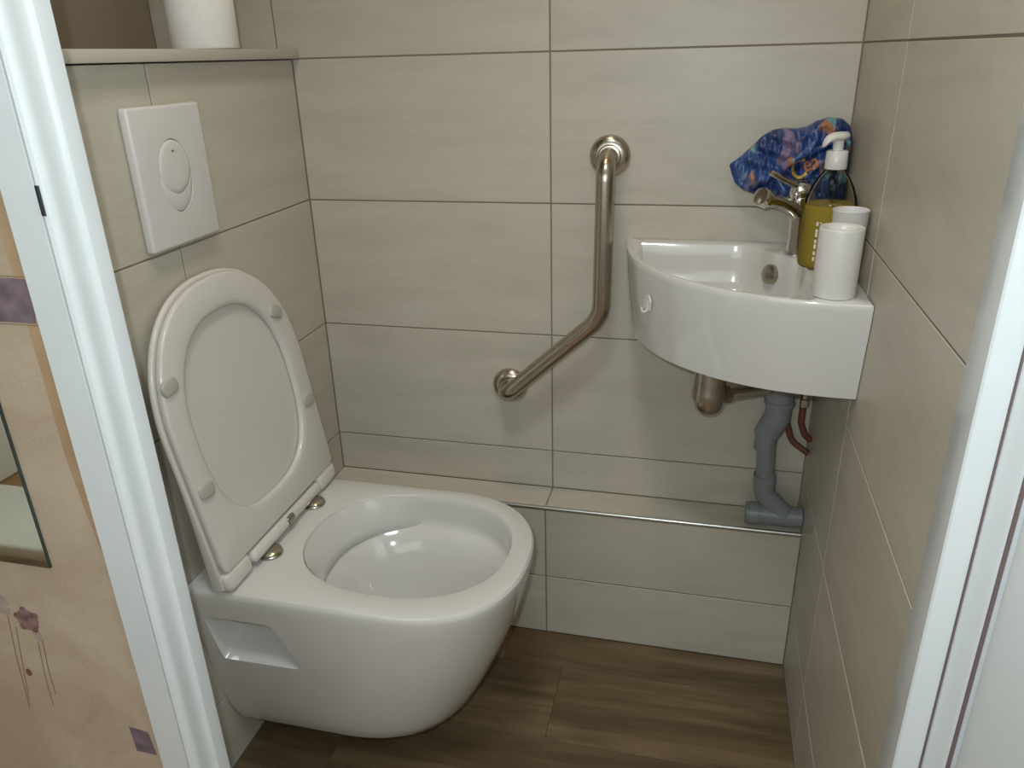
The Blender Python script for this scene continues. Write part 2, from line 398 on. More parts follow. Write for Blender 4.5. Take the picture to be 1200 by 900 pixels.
# floor
fl = S('floor', box(-.0, RW, -.79, .0, -.05, -.0022), plain('dark floor gap', (.03, .022, .015), .8, bump=.2))
def plank(x0, x1, y0, y1):
    g = .0002; w, d = x1-x0-2*g, y1-y0-2*g
    key = ('p', round(w, 4), round(d, 4))
    if key not in tile_cache:
        b_ = .0004; t = .0022
        V = [(0, 0, -t), (w, 0, -t), (w, d, -t), (0, d, -t), (0, 0, -b_), (w, 0, -b_), (w, d, -b_), (0, d, -b_), (b_, b_, 0), (w-b_, b_, 0), (w-b_, d-b_, 0), (b_, d-b_, 0)]
        F = [(8, 9, 10, 11)] + [(i, (i+1) % 4, 4+(i+1) % 4, 4+i) for i in range(4)] + [(4+i, 4+(i+1) % 4, 8+(i+1) % 4, 8+i) for i in range(4)]
        me = pydata(V, F, fixn=False); me.materials.append(M['plank']); tile_cache[key] = me
    o = bpy.data.objects.new('plank', tile_cache[key]); COL.objects.link(o); o.parent = fl
    o.location = Vector((x0+g, y0+g, 0)) - fl.location
plank(0, .40, -.178, STEP_Y); plank(.40, RW, -.178, STEP_Y)
plank(0, .525, -.358, -.178); plank(.525, RW, -.358, -.178)
plank(0, .16, -.538, -.358); plank(.16, RW, -.538, -.358)
plank(0, .74, -.718, -.538); plank(.74, RW, -.718, -.538)
plank(0, .33, -.79, -.718); plank(.33, RW, -.79, -.718)
# ceiling of the closet
S('ceiling', box(-.33, 1.03, FRONT_Y-.06, .06, CEIL, CEIL+.05), 'silicone')

# front wall with the doorway; wallpaper on the hall side (left)
wf = S('wall_front', box(-1.6, .150, -.790, -.7455, 0, 2.40), 'wallpaper')
S('wall_front.001', box(-.275, .158, -.7455, FRONT_Y, 0, CEIL), 'silicone')
S('wall_front.002', box(1.05, 1.9, -.790, -.7285, 0, 2.40), 'wallpaper')
S('wall_front.003', box(.150, 1.05, -.790, -.7285, 2.00, 2.40), 'silicone')
# flat print on the wallpaper
def decal(poly, material, name, d=.0006):
    return part(name, prism(poly, -.790-d, -.7895, 'y', smooth=None), material, wf)
decal([(.03, .961), (.1275, .961), (.118, .9165), (.03, .9165)], 'purple', 'printed_band')
decal([(.03, .9635), (.128, .9635), (.128, .9625), (.03, .9625)], 'stem', 'printed_line')
decal([(.03, .9150), (.128, .9150), (.128, .9140), (.03, .9140)], 'stem', 'printed_line')
decal([(.085, .3845), (.1115, .3815), (.1155, .3435), (.087, .3440)], 'purple', 'printed_diamond')
def flower(cx, cz, r, material, npet=11, ph=0, name='printed_flower'):
    for k in range(npet):
        a = 2*PI*k/npet+ph; rr = r*(1 if k % 2 else .8); poly = []
        for i in range(10):
            t = 2*PI*i/10; u, v = rr*.5*(1+math.cos(t)), rr*.26*math.sin(t)*(1.2 if math.cos(t) > 0 else .7)
            poly.append((cx+u*math.cos(a)-v*math.sin(a), cz+u*math.sin(a)+v*math.cos(a)))
        p = decal(poly, material, 'printed_petal', .0006+.00002*k)
flower(-.018, .534, .020, 'petal'); flower(-.052, .552, .018, 'petal_pale', 9, .3); flower(-.010, .512, .009, 'petal_pale', 7, .1)
def stroke(pts, w, material):
    L_ = [(x-w, z) for x, z in pts]; R_ = [(x+w, z) for x, z in pts][::-1]; decal(L_+R_, material, 'printed_stem', .0005)
stroke([(-.006, .505), (-.012, .460), (-.014, .418)], .0006, 'stem'); stroke([(-.014, .500), (-.021, .445), (-.024, .395)], .0005, 'stem')
stroke([(-.047, .535), (-.056, .470), (-.064, .385)], .0006, 'stem'); stroke([(-.040, .520), (-.052, .450), (-.060, .400)], .0005, 'stem')
decal([(-.045+.0042*math.cos(t*PI/6), .447+.006*math.sin(t*PI/6)) for t in range(12)], 'brown', 'printed_bud')
# unpapered strip beside the door frame
bs = decal([(.107, 1.25), (.125, 1.25), (.125, .64), (.119, .65), (.113, .70), (.107, .77)], 'bare', 'bare_strip', .0004)

# hall
S('floor.001', box(-1.6, 1.9, -3.2, -.79, -.05, -.001), 'halloak')
S('ceiling.001', box(-1.6, 1.9, -3.2, -.7285, 2.40, 2.45), 'silicone')
S('wall_hall_left', box(-1.66, -1.6, -3.2, -.73, 0, 2.40), 'silicone')
S('wall_hall_right', box(1.9, 1.96, -3.2, -.73, 0, 2.40), 'silicone')
S('wall_hall_back', box(-1.6, 1.9, -3.2, -3.14, 0, 2.40), 'silicone')
# hall floor boards are far behind the camera; staircase seen in the mirror

# ------------------------------------------------------------------ door frame and leaf
LF = [(.129, -.790), (.129, -.7985), (.1305, -.800), (.1665, -.800), (.1672, -.7985), (.1682, -.7985), (.1692, -.801), (.1725, -.8022), (.1765, -.8010), (.1795, -.7975), (.1805, -.793),
      (.1800, -.787), (.1796, -.781), (.1800, -.776), (.1815, -.7730), (.1838, -.7715), (.1855, -.7705), (.1864, -.768), (.1862, -.752), (.1850, -.7505), (.1790, -.7505), (.1790, -.7456), (.1502, -.7456), (.1502, -.7902)]
tl = S('trim_2', prism(LF, 0.0, 2.00, 'z', smooth=32), 'paint')
RF = [(.9580, -.7290), (.9510, -.7300), (.9500, -.7320), (.9500, -.7710), (.9515, -.7728), (.9710, -.7735), (.9722, -.7722), (.9734, -.7735), (.9790, -.7990), (.9805, -.8010), (1.055, -.8010), (1.055, -.7905), (1.0502, -.7905), (1.0502, -.7290)]
tr_ = S('trim_3', prism(RF, 0.0, 2.00, 'z', smooth=32), 'paint')
S('trim_4', box(.129, 1.055, -.801, -.7905, 2.0005, 2.06, .002), 'paint')
S('trim_5', box(.1505, 1.0495, -.7899, -.7456, 2.03, 2.0595, .001), 'paint') if False else None
sp = part('strike_plate', prism([(.1700, -.8024), (.1730, -.8030), (.1745, -.8026), (.1745, -.8010), (.1700, -.8005)], 1.0235, 1.0500, 'z', smooth=None), 'steel', tl)
sp['label'] = 'small dark strike plate'
gap_mat = plain('dark gap brown', (.17, .12, .115), .7, bump=.2)  # dark strips standing in for the shaded gaps at stop and leaf
part('gap_strip', box(.9716, .9728, -.7748, -.7722, .0005, 1.99), gap_mat, tr_)
part('gap_strip', box(.9815, .9842, -.8034, -.8008, .0005, 1.99), gap_mat, tr_)
# threshold
S('trim_6', box(.1795, .950, -.790, -.7505, -.0005, .006, .002), 'halloak')
# open leaf hinged on the right, swung out into the hall
dl = bpy.data.objects.new('door_1', None); COL.objects.link(dl); dl['kind'] = 'structure'; dl.location = (.9855, -.8065, .008)
leafm = box(0, .040, -.735, 0, 0, 1.985, .0025)
leaf = link('door_leaf', leafm, 'doorpaint', dl)
def dpart(name, me, material): return link(name, me, material, dl)
hd = dpart('door_handle', tube(fillet([(-.001, -.68, 1.02), (-.05, -.68, 1.02), (-.05, -.56, 1.02)], .012), .008), 'chrome')
for z in (.22, 1.05, 1.82):
    dpart('hinge', lathe([(.006, 0), (.0065, .002), (.0065, .078), (.006, .08)], (.0475, -.004, z), n=16), 'nickel')
dl.rotation_euler = (0, 0, math.radians(15.0))

# ------------------------------------------------------------------ mirror on the wallpaper
mr = thing('mirror', 'frameless wall mirror with dark edge at the left side of the doorway', 'mirror', (-.24, -.7905, .621))
part('mirror_back', box(-.52, .0445, -.7935, -.7906, .6205, 1.45), 'mirroredge', mr)
part('mirror_glass', box(-.518, .0435, -.7942, -.7937, .6215, 1.448), 'mirrorglass', mr)

# things in the hall seen in the mirror
bn = thing('low_bench', 'low cream bench with brown legs, seen reflected in the wall mirror', 'bench', (-.8, -1.42, 0))
part('bench_top', box(-1.30, -.20, -1.53, -1.31, .165, .200, .008, 3), 'halltread', bn)
for x in (-1.22, -.30): part('leg', box(x-.03, x+.03, -1.50, -1.35, .0005, .165, .003), 'plank', bn)
bx_ = thing('storage_box', 'tall cream storage box behind the bench, seen reflected in the wall mirror', 'box', (-1.28, -1.86, 0))
part('box_body', box(-1.58, -1.26, -2.10, -1.62, .0005, .36, .006), 'halltread', bx_)
part('box_lid', box(-1.59, -1.245, -2.11, -1.605, .3605, .395, .008, 3), 'halltread', bx_)

# ------------------------------------------------------------------ flush plate
fp = thing('flush_plate', 'white rectangular wall flush plate with oval dual button above the toilet', 'flush plate', (0, -.3985, .906))
PY, PZ = -.3985, .9975
def ellipse(cy, cz, a, b_, n=48): return [(cy+a*math.cos(2*PI*i/n), cz+b_*math.sin(2*PI*i/n)) for i in range(n)]
plate = box(.0003, .0150, PY-.0785, PY+.0785, .9045, 1.0935, .0045, 4)
hole = prism(ellipse(PY-.002, 1.000, .0355, .0500), .0065, .03, 'x', smooth=None)
pl = part('plate', boolean(plate, [hole]), 'plastic', fp)
def dome_button(cy, cz, a, b_, x0, h, clip=None):
    rings = []
    for s, hh in ((1, 0), (1, h*.55), (.985, h*.75), (.94, h*.9), (.8, h), (.4, h*1.03), (.02, h*1.04)):
        rings.append([Vector((x0+hh, cy+a*s*math.cos(2*PI*i/64), cz+b_*s*math.sin(2*PI*i/64))) for i in range(64)])
    return rings_mesh(rings, True, True, 50)
big = dome_button(PY-.002, 1.000, .0346, .0491, .0067, .0088)
cut = prism(ellipse(PY-.002, 1.0140, .0352, .0385), .0, .03, 'x', smooth=None)
cutband = box(0, .03, PY-.05, PY+.05, 1.0165, 1.06)
part('flush_button', boolean(big, [cut, cutband]), 'plastic', fp)
cutlow = box(0, .03, PY-.05, PY+.05, .94, .9825)
up = part('flush_button', dome_button(PY-.002, 1.0122, .0344, .0370, .0067, .0098), 'plastic', fp)
part('button_mark', prism(ellipse(PY-.003, 1.0335, .0030, .0016, 12), .0160, .0171, 'x', smooth=None), 'overflow', fp)

# ------------------------------------------------------------------ toilet
TY = -.371; ZT = .400
def dshape(xf, xs, hw, x0=0.0, n=2.35, K=60, xw=None):
    """D outline in plan: flat at x0 on the wall, straight sides to xs, rounded nose to xf"""
    b_ = xw or hw; P = [(x0+(xs-x0)*i/24, TY+b_+(hw-b_)*min(1, i/6)) for i in range(24)]
    for i in range(K+1):
        a = PI/2 - PI*i/K; c, s = math.cos(a), math.sin(a)
        P.append((xs+(xf-xs)*abs(c)**(2/n), TY+hw*math.copysign(abs(s)**(2/n), s)))
    for i in range(23, 0, -1): P.append((x0+(xs-x0)*i/24, TY-b_-(hw-b_)*min(1, i/6)))
    for i in range(24): P.append((x0, TY-b_+2*b_*i/24))
    return P
tc_ = (.285, TY)
angs = [math.atan2(p[1]-tc_[1], p[0]-tc_[0]) for p in dshape(.499, .320, .173, .001)]
rings = []
def orow(z, xf, xs, hw, x0=0.001, xw=None): rings.append([Vector((x, y, z)) for x, y in dshape(xf, xs, hw, x0, xw=xw)])
orow(.070, .315, .16, .104, .034); orow(.0712, .340, .175, .114, .030); orow(.077, .362, .19, .1225, .024); orow(.090, .383, .20, .1300, .014)
orow(.118, .405, .215, .1385, .004); orow(.160, .427, .235, .1470); orow(.200, .446, .255, .1545); orow(.250, .467, .28, .1630); orow(.300, .485, .295, .1705)
orow(.345, .4975, .31, .1755); orow(.375, .5045, .32, .1788); orow(.388, .5065, .322, .1798); orow(.3945, .5060, .322, .1792); orow(.3985, .5030, .322, .1766); orow(.3998, .4990, .320, .1730)
def egg(z, cx, a, b_, n=2.25, cy=TY+.009):
    poly = [(cx+a*math.copysign(abs(math.cos(t))**(2/n), math.cos(t)), cy+b_*math.copysign(abs(math.sin(t))**(2/n), math.sin(t))) for t in [2*PI*i/120 for i in range(120)]]
    rings.append([Vector((*p, z)) for p in [(lambda r, A: (tc_[0]+r*math.cos(A), tc_[1]+r*math.sin(A)))(ray_poly(poly, tc_, A), A) for A in angs]])
egg(.4000, .2960, .1770, .1470); egg(.3992, .2960, .1745, .1448); egg(.396, .2960, .1725, .1430); egg(.385, .296, .1710, .1418); egg(.350, .2965, .1695, .1405)
egg(.342, .297, .1680, .1392); egg(.336, .2975, .1630, .1345); egg(.330, .298, .1540, .1260); egg(.318, .299, .1430, .1160); egg(.295, .300, .1300, .1040); egg(.265, .301, .1150, .0910); egg(.235, .300, .0970, .0760); egg(.210, .297, .0780, .0600); egg(.190, .293, .0560, .0430); egg(.175, .289, .0300, .0240)
body = rings_mesh(rings, True, True, 35)
def pocket(sgn):
    y0, y1 = TY+sgn*.115, TY+sgn*.20
    P = [(.014, .350), (.134, .350), (.148, .342), (.186, .248), (.177, .238), (.024, .236)]
    # funnel: narrower towards the inside
    Q = [(.030, .338), (.110, .338), (.120, .333), (.146, .282), (.140, .275), (.038, .273)]
    V = [(x, y1, z) for x, z in P] + [(x, TY+sgn*.150, z) for x, z in [(q[0]*.6+p[0]*.4, q[1]*.6+p[1]*.4) for q, p in zip(Q, P)]] + [(x, y0, z) for x, z in Q]
    n = 6; F = [tuple(range(n))[::-1], tuple(range(2*n, 3*n))]
    for k in range(2): F += [(k*n+i, k*n+(i+1) % n, (k+1)*n+(i+1) % n, (k+1)*n+i) for i in range(n)]
    me = pydata(V, F); bm = bmesh.new(); bm.from_mesh(me)
    bmesh.ops.bevel(bm, geom=[e for e in bm.edges if len(e.link_faces) == 2 and e.calc_face_angle() > .3], offset=.005, segments=3, profile=.5, affect='EDGES')
    return frombm(bm)
body = boolean(body, [pocket(-1), pocket(1)], 32)
t = thing('toilet', 'white wall-hung toilet with its seat and lid raised against the left wall', 'toilet', (.25, TY, .074))
part('bowl', body, 'porcelain', t)
wt = part('water', rings_mesh([[Vector((.297+.0835*s*math.cos(2*PI*i/48), TY+.009+.0645*s*math.sin(2*PI*i/48), .2170)) for i in range(48)] for s in (1, .5, .02)], True, True, 60), 'water', t)
# flush deflector: a curved lip inside the back of the bowl
def defl():
    R1, K = [], 40
    secs = []
    for i in range(K+1):
        a = PI - 1.45 + 2.75*i/K; f_ = math.sin(PI*i/K)**.7
        n = 2.25; c, s = math.cos(a), math.sin(a)
        bx, by = math.copysign(abs(c)**(2/n), c), math.copysign(abs(s)**(2/n), s)
        def P(off, z, a_=.1715, b_=.1422): return Vector((.2965+(a_-off)*bx, TY+.009+(b_-off)*by, z))
        d = .0015+.026*f_
        secs.append([P(-.0004, .3955), P(d*.25, .386), P(d*.62, .368), P(d*.92, .350), P(d, .336), P(d*.93, .3315), P(d*.78, .333), P(d*.5, .350), P(-.002, .368)])
    return rings_mesh(secs, True, True, 60)
part('flush_deflector', defl(), 'porcelain', t)

# seat and lid, raised
H0 = Vector((.085, TY, .4145)); TA = math.radians(7.6)
AX = Vector((0, 1, 0)); AV = Vector((-math.sin(TA), 0, math.cos(TA))); AW = Vector((math.cos(TA), 0, math.sin(TA)))
def SP(u, v, w_): return H0 + AX*(u-.032*v) + AV*v + AW*w_   # seat sits slightly skewed on its hinges
def seat_outline(hw, top, vs, n=2.3, v0=0.0, K=56):
    P = [(hw*.985, v0)]
    for i in range(K+1):
        a = PI*i/K; c, s = math.cos(a), math.sin(a)
        P.append((hw*math.copysign(abs(c)**(2/n), c), vs+(top-vs)*abs(s)**(2/n)))
    P.append((-hw*.985, v0)); return P
sc_c = (0, .225)
sa = sorted(set([round(-PI+2*PI*i/160, 6) for i in range(160)] + [round(math.atan2(-.225, s*.182), 6) for s in (1, -1)]))
def uvring(poly, w_, off=0):
    out = []
    for a in sa:
        r = ray_poly(poly, sc_c, a)+off; out.append(SP(sc_c[0]+r*math.cos(a), sc_c[1]+r*math.sin(a), w_))
    return out
SO = seat_outline(.1835, .4400, .240, v0=.022)
def inner(a_, b0, b1, n=2.35):
    P = []
    cv = (b0+b1)/2
    for i in range(96):
        t_ = 2*PI*i/96; c, s = math.cos(t_), math.sin(t_)
        wd = a_*(1 if s < 0 else 1)
        P.append((wd*math.copysign(abs(c)**(2/(n if s > 0 else n+.4)), c), cv+(b1-b0)/2*math.copysign(abs(s)**(2/(n if s > 0 else n+.4)), s)))
    return P
IN = inner(.137, .070, .388)
rs = [uvring(SO, -.0105, -.002), uvring(SO, -.0090, -.0003), uvring(SO, -.0035, 0), uvring(SO, -.0010, -.0012), uvring(SO, 0, -.0040),
      uvring(IN, .0000, .016), uvring(IN, -.0004, .009), uvring(IN, -.0016, .003), uvring(IN, -.0034, .0005), uvring(IN, -.0095, 0), uvring(IN, -.0105, .002)]
ts = part('seat', rings_mesh(rs, False, False, 50, closed=True), 'seat', t)
# four bumpers under the seat
for (u, v, ang) in ((-.158, .325, .15), (.137, .340, -.35), (-.160, .160, -.1), (.158, .165, .0)):
    P = []
    for i in range(28):
        t_ = 2*PI*i/28; c, s = math.cos(t_), math.sin(t_)
        P.append((.0165*math.copysign(abs(c)**.6, c), .0115*math.copysign(abs(s)**.6, s)))
    rings = []
    for s_, h in ((1, -.001), (1, .0022), (.93, .0036), (.75, .0043), (.1, .0045)):
        rings.append([SP(u+(x*math.cos(ang)-y*math.sin(ang))*s_, v+(x*math.sin(ang)+y*math.cos(ang))*s_, h) for x, y in P])
    part('bumper', rings_mesh(rings, True, True, 45), 'bumper', ts)
# lid: a shallow shell behind the seat, thicker at the hinge
LO = seat_outline(.1880, .4450, .240, v0=-.004)
def lr(wfun, off=0, poly=LO):
    out = []
    for a in sa:
        r = ray_poly(poly, sc_c, a)+off; u, v = sc_c[0]+r*math.cos(a), sc_c[1]+r*math.sin(a); out.append(SP(u, v, wfun(v)))
    return out
fr = lambda d: (lambda v: -.0118-d)
bk = lambda d: (lambda v: -.0222-.013*max(0, 1-v/.20)**1.5 + d)
rs = [lr(fr(.0), -.20*.9), lr(fr(.0), -.010), lr(fr(-.0008), -.004), lr(fr(-.0008), -.0015), lr(fr(.0006), 0), lr(fr(.003), .0006), lr(bk(.0055), .0006), lr(bk(.0025), -.0015), lr(bk(.0005), -.006), lr(bk(0), -.014), lr(bk(0), -.18)]
part('lid', rings_mesh(rs, True, True, 50), 'seat', t)
# hinge bar of the seat, with the lid's end blocks
def slab(u0, u1, v0, v1, w0, w1, bev):
    me = box(u0, u1, v0, v1, w0, w1, bev, 3)
    for p in me.vertices: p.co = SP(*p.co)
    return me
part('hinge_bar', slab(-.1150, .1150, -.0050, .0180, -.0190, .0050, .0095), 'seat', t)
part('hinge_block', slab(-.1840, -.1160, -.0110, .0230, -.0340, .0010, .0105), 'seat', t)
part('hinge_block', slab(.1160, .1840, -.0110, .0230, -.0340, .0010, .0105), 'seat', t)
rl = part('hinge_button', slab(-.0120, .0120, -.0030, .0150, -.010, .0072, .0045), 'overflow', t); rl['label'] = 'small grey release button'
for y in (-.288, -.442):
    hc = part('hinge_cap', lathe([(.0205, 0), (.0210, .003), (.0195, .0045), (.0190, .0075), (.0150, .0105), (.0080, .0122), (.001, .0127)], (.0855, y, .4000), n=36), 'nickel', t)
    hc['label'] = 'round metal hinge cap'

# ------------------------------------------------------------------ grab bar
gb = thing('grab_bar', 'angled brushed steel grab bar screwed to the back wall beside the basin', 'grab bar', (.48, 0, .504))
TR = .0157
path = fillet([(.577, -.002, .980), (.577, -.060, .980), (.574, -.062, .7075), (.3885, -.062, .5385), (.3885, -.002, .5385)], [.034, .065, .030], 12)
part('rail', tube(path, TR, 32), 'stainless', gb)
for (x, z) in ((.577, .980), (.3885, .5385)):
    fo = part('flange', lathe([(.0350, .0002), (.0352, .003), (.0335, .008), (.0290, .0125), (.0235, .0150), (.0205, .0152), (.0198, .0142), (.0192, .0140), (.0185, .0165), (.0160, .0170)], (x, 0, z), (0, -1, 0), n=48), 'stainless', gb)

# ------------------------------------------------------------------ basin
BZ0, BZ1 = .700, .8400
def basin_outline(a, b_, x1=.9573, y1=-.0008, n=2.22, K=60):
    P = [(x1, y1)]
    for i in range(1, 24): P.append((x1-a*i/24, y1))
    P.append((x1-a, y1))
    for i in range(K+1):
        t_ = PI/2*i/K; c, s = math.cos(t_), math.sin(t_)
        P.append((x1-a*max(c, 0)**(2/n), y1-b_*s**(2/n)))
    for i in range(1, 24): P.append((x1, y1-b_*(1-i/24)))
    return P
bc = (.800, -.165)
bo = basin_outline(.3450, .3540)
BW = [(.6400, -.036), (.800, -.030), (.8180, -.034), (.8920, -.136), (.8960, -.150), (.8880, -.332), (.8790, -.341)]
# front arc parallel to the outline
for i in range(1, 40):
    x = .879-(.879-.634)*i/40
    q = ((.9573-.0115*0-x)/.3330); q = min(q, .99999)
    BW.append((x, -.0008-.3415*(1-q**2.22)**(1/2.22)))
BW = [p for p in BW]
ba = [math.atan2(p[1]-bc[1], p[0]-bc[0]) for p in bo]
def brow(poly, z, s=1, off=0):
    if poly is BW: return ring_from(poly, bc, ba, z, s, off)
    out = []
    for p in poly:
        d = Vector((p[0]-bc[0], p[1]-bc[1])); d = d*s + d.normalized()*off; out.append(Vector((bc[0]+d.x, bc[1]+d.y, z)))
    return out
rings = [brow(bo, BZ0+.028, .55), brow(bo, BZ0+.012, .90)]
b2 = basin_outline(.3360, .3360)
rings += [brow(b2, BZ0+.0015, .965), brow(b2, BZ0, .985), brow(b2, BZ0+.0015, 1.0)]
for f_ in (.08, .25, .5, .75, .93):
    rings.append(brow(basin_outline(.336+.009*min(1, f_*1.2), .336+.018*min(1, f_*1.15)), BZ0+(BZ1-BZ0)*f_))
rings += [brow(bo, BZ1-.004), brow(bo, BZ1-.0012, 1, -.0012), brow(bo, BZ1, 1, -.004)]
rings += [brow(BW, BZ1, 1, .0040), brow(BW, BZ1-.0010, 1, .0012), brow(BW, BZ1-.0040, 1, 0), brow(BW, BZ1-.030, .975), brow(BW, BZ1-.062, .94), brow(BW, BZ1-.080, .88), brow(BW, BZ1-.090, .76), brow(BW, BZ1-.0955, .45), brow(BW, BZ1-.0975, .06)]
ln = len(rings[0])
def fixwall(r):
    for v in r: v.x = min(v.x, .9573); v.y = min(v.y, -.0008)
for r in rings: fixwall(r)
bs_ = thing('corner_basin', 'white quarter-round corner wash basin with small soap items on its rim', 'wash basin', (.80, -.165, BZ0))
part('basin', rings_mesh(rings, True, True, 38), 'porcelain', bs_)
nrm = Vector((-.81, -.59, .0)).normalized()
nr2 = (nrm + Vector((0, 0, .22))).normalized()
ovc = Vector((.8500, -.0905, .8060))
oc = part('overflow_cap', lathe([(.0160, -.012), (.0163, .0), (.0155, .0028), (.0125, .0048), (.007, .0060), (.0005, .0064)], ovc, nr2, n=32), 'overflow', bs_); oc['label'] = 'round overflow cap'
part('drain', lathe([(.026, -.004), (.027, .0015), (.0235, .003), (.021, .0015), (.001, .0015)], (.800, -.165, BZ1-.0965), n=32), 'chrome', bs_)
# adhesive hook on the front
hk = thing('adhesive_hook', 'small white stick-on hook on the curved front of the basin', 'hook', (.668, -.20, .765))
def basin_front(x, z):
    a = .345; b_ = .354; q = min(.9999, (.9573-x)/a); return -.0008-b_*(1-q**2.22)**(1/2.22)
hx, hz = .6655, .7850
hy = basin_front(hx, hz)
tx = Vector((.004, basin_front(hx+.004, hz)-hy, 0)).normalized(); nn = Vector((tx.y, -tx.x, 0)); nn = nn if nn.y < 0 else -nn
def HP(u, w_, z): return Vector((hx, hy, hz)) + tx*u + nn*w_ + Vector((0, 0, z))
def hbox(u0, u1, w0, w1, z0, z1, bev):
    me = box(u0, u1, w0, w1, z0, z1, bev, 2)
    for p in me.vertices: p.co = HP(*p.co)
    return me
poly = [(-.009, -.010), (.009, -.010), (.011, .006), (.004, .014), (-.006, .011), (-.010, .003)]
me = pydata([HP(u, .0003, z) for u, z in poly] + [HP(u*.95, .0022, z*.95) for u, z in poly], [tuple(range(6))[::-1], tuple(range(6, 12))] + [(i, (i+1) % 6, 6+(i+1) % 6, 6+i) for i in range(6)], None)
part('hook_plate', me, 'plastic', hk)
part('hook_arm', tube(fillet([HP(.004, .002, .004), HP(.002, .003, -.012), HP(0, .010, -.013), HP(-.002, .0105, -.005)], .003, 5), .0018, 10), 'plastic', hk)

# ------------------------------------------------------------------ faucet
fc = thing('mixer_tap', 'chrome basin mixer tap with lever behind the soap dispenser', 'tap', (.884, -.074, BZ1))
base = Vector((.887, -.086, BZ1)); sd = Vector((-.052, -.050, .012)).normalized()
part('tap_body', tube([base+Vector((0, 0, .0002)), base+Vector((0, 0, .004)), base+Vector((0, 0, .005)), base+Vector((-.0005, -.0005, .03)), base+Vector((-.002, -.002, .062)), base+Vector((-.003, -.003, .085)), base+Vector((-.003, -.003, .094))],
     [.0200, .0200, .0165, .0150, .0150, .0172, .0150], 28), 'chrome', fc)
s0 = base+Vector((-.002, -.002, .062)); s1 = base+Vector((-.056, -.056, .0940))
part('spout', tube([s0, s0.lerp(s1, .3)+Vector((0, 0, .006)), s0.lerp(s1, .6)+Vector((0, 0, .005)), s1], [.0145, .0115, .0100, .0100], 24), 'chrome', fc)
hd_ = (s1-s0).normalized()
part('aerator', tube([s1-hd_*.004, s1+hd_*.001, s1+hd_*.0015, s1+hd_*.015, s1+hd_*.0175, s1+hd_*.018], [.0100, .0115, .0142, .0142, .0128, .009], 28), 'chrome', fc)
l0 = base+Vector((-.003, -.003, .092)); l1 = base+Vector((-.054, -.056, .1330))
part('lever_cap', lathe([(.0165, 0), (.0175, .003), (.0172, .012), (.0140, .019), (.006, .0225), (.0005, .023)], l0, (-.12, -.12, 1), n=28), 'chrome', fc)
part('lever', tube([l0+Vector((0, 0, .010)), l0.lerp(l1, .25)+Vector((0, 0, .008)), l0.lerp(l1, .7)+Vector((0, 0, .003)), l1, l1+(l1-l0).normalized()*.003], [.0070, .0052, .0042, .0044, .0025], 16), 'chrome', fc)

# ------------------------------------------------------------------ soap dispenser
bx, by = .9180, -.160
sb = thing('soap_dispenser', 'clear pump bottle half full of yellow-green liquid soap on the basin rim', 'soap dispenser', (bx, by, BZ1))
prof = [(.0310, .0010), (.0350, .0022), (.0368, .006), (.0371, .012), (.0371, .082), (.0366, .092), (.0343, .103), (.0285, .118), (.0215, .130), (.0150, .138), (.0125, .1405), (.0122, .1450)]
inn = [(r-.0011 if r > .014 else r-.0010, h+.0009 if h < .02 else h) for r, h in prof]
def shell(outer, inner, c, n=56, smooth=50):
    rings = []
    for r, h in outer + inner[::-1]:
        rings.append([Vector((c[0]+r*math.cos(2*PI*j/n), c[1]+r*math.sin(2*PI*j/n), c[2]+h)) for j in range(n)])
    return rings_mesh(rings, True, True, smooth)
part('bottle', shell(prof, inn, (bx, by, BZ1), 56), 'clear', sb)
liq = [(.0001, .0022), (.0300, .0016), (.0342, .0028), (.0361, .0062), (.0365, .0125), (.0365, .0820), (.0358, .0930)]
part('liquid', rings_mesh([[Vector((bx+r*math.cos(2*PI*j/56), by+r*math.sin(2*PI*j/56), BZ1+h)) for j in range(56)] for r, h in liq[1:]], True, True, 50), 'soap', sb)
part('dip_tube', tube([(bx, by, BZ1+.006), (bx+.001, by, BZ1+.06), (bx, by, BZ1+.140)], .0024, 12), 'clear', sb)
part('pump_chamber', lathe([(.0045, 0), (.0060, .004), (.0060, .030), (.0075, .036)], (bx, by, BZ1+.105), n=20), 'clear', sb)
part('pump_collar', lathe([(.0148, 0), (.0152, .001), (.0147, .0235), (.0135, .0250), (.006, .0255)], (bx, by, BZ1+.1420), n=40), 'plastic', sb)
part('pump_stem', lathe([(.0072, 0), (.0072, .013), (.0080, .014)], (bx, by, BZ1+.1673), n=28), 'plastic', sb)
nz = Vector((-.80, -.45, 0)).normalized(); side = Vector((-nz.y, nz.x, 0)); hc0 = Vector((bx, by, BZ1+.1815))
secs = []
for d, w_, hb, ht in ((-.0125, .0050, .0035, .0088), (-.0105, .0092, .0, .0108), (0, .0110, -.0020, .0112), (.0100, .0092, -.0010, .0102), (.0180, .0070, -.0040, .0070), (.0225, .0052, -.0085, .0020), (.0245, .0030, -.0090, -.0030)):
    c_ = hc0+nz*d; secs.append([c_+side*(w_*math.cos(2*PI*i/16))+Vector((0, 0, (hb+ht)/2+(ht-hb)/2*math.sin(2*PI*i/16))) for i in range(16)])
part('pump_head', rings_mesh(secs, True, True, 60), 'plastic', sb)
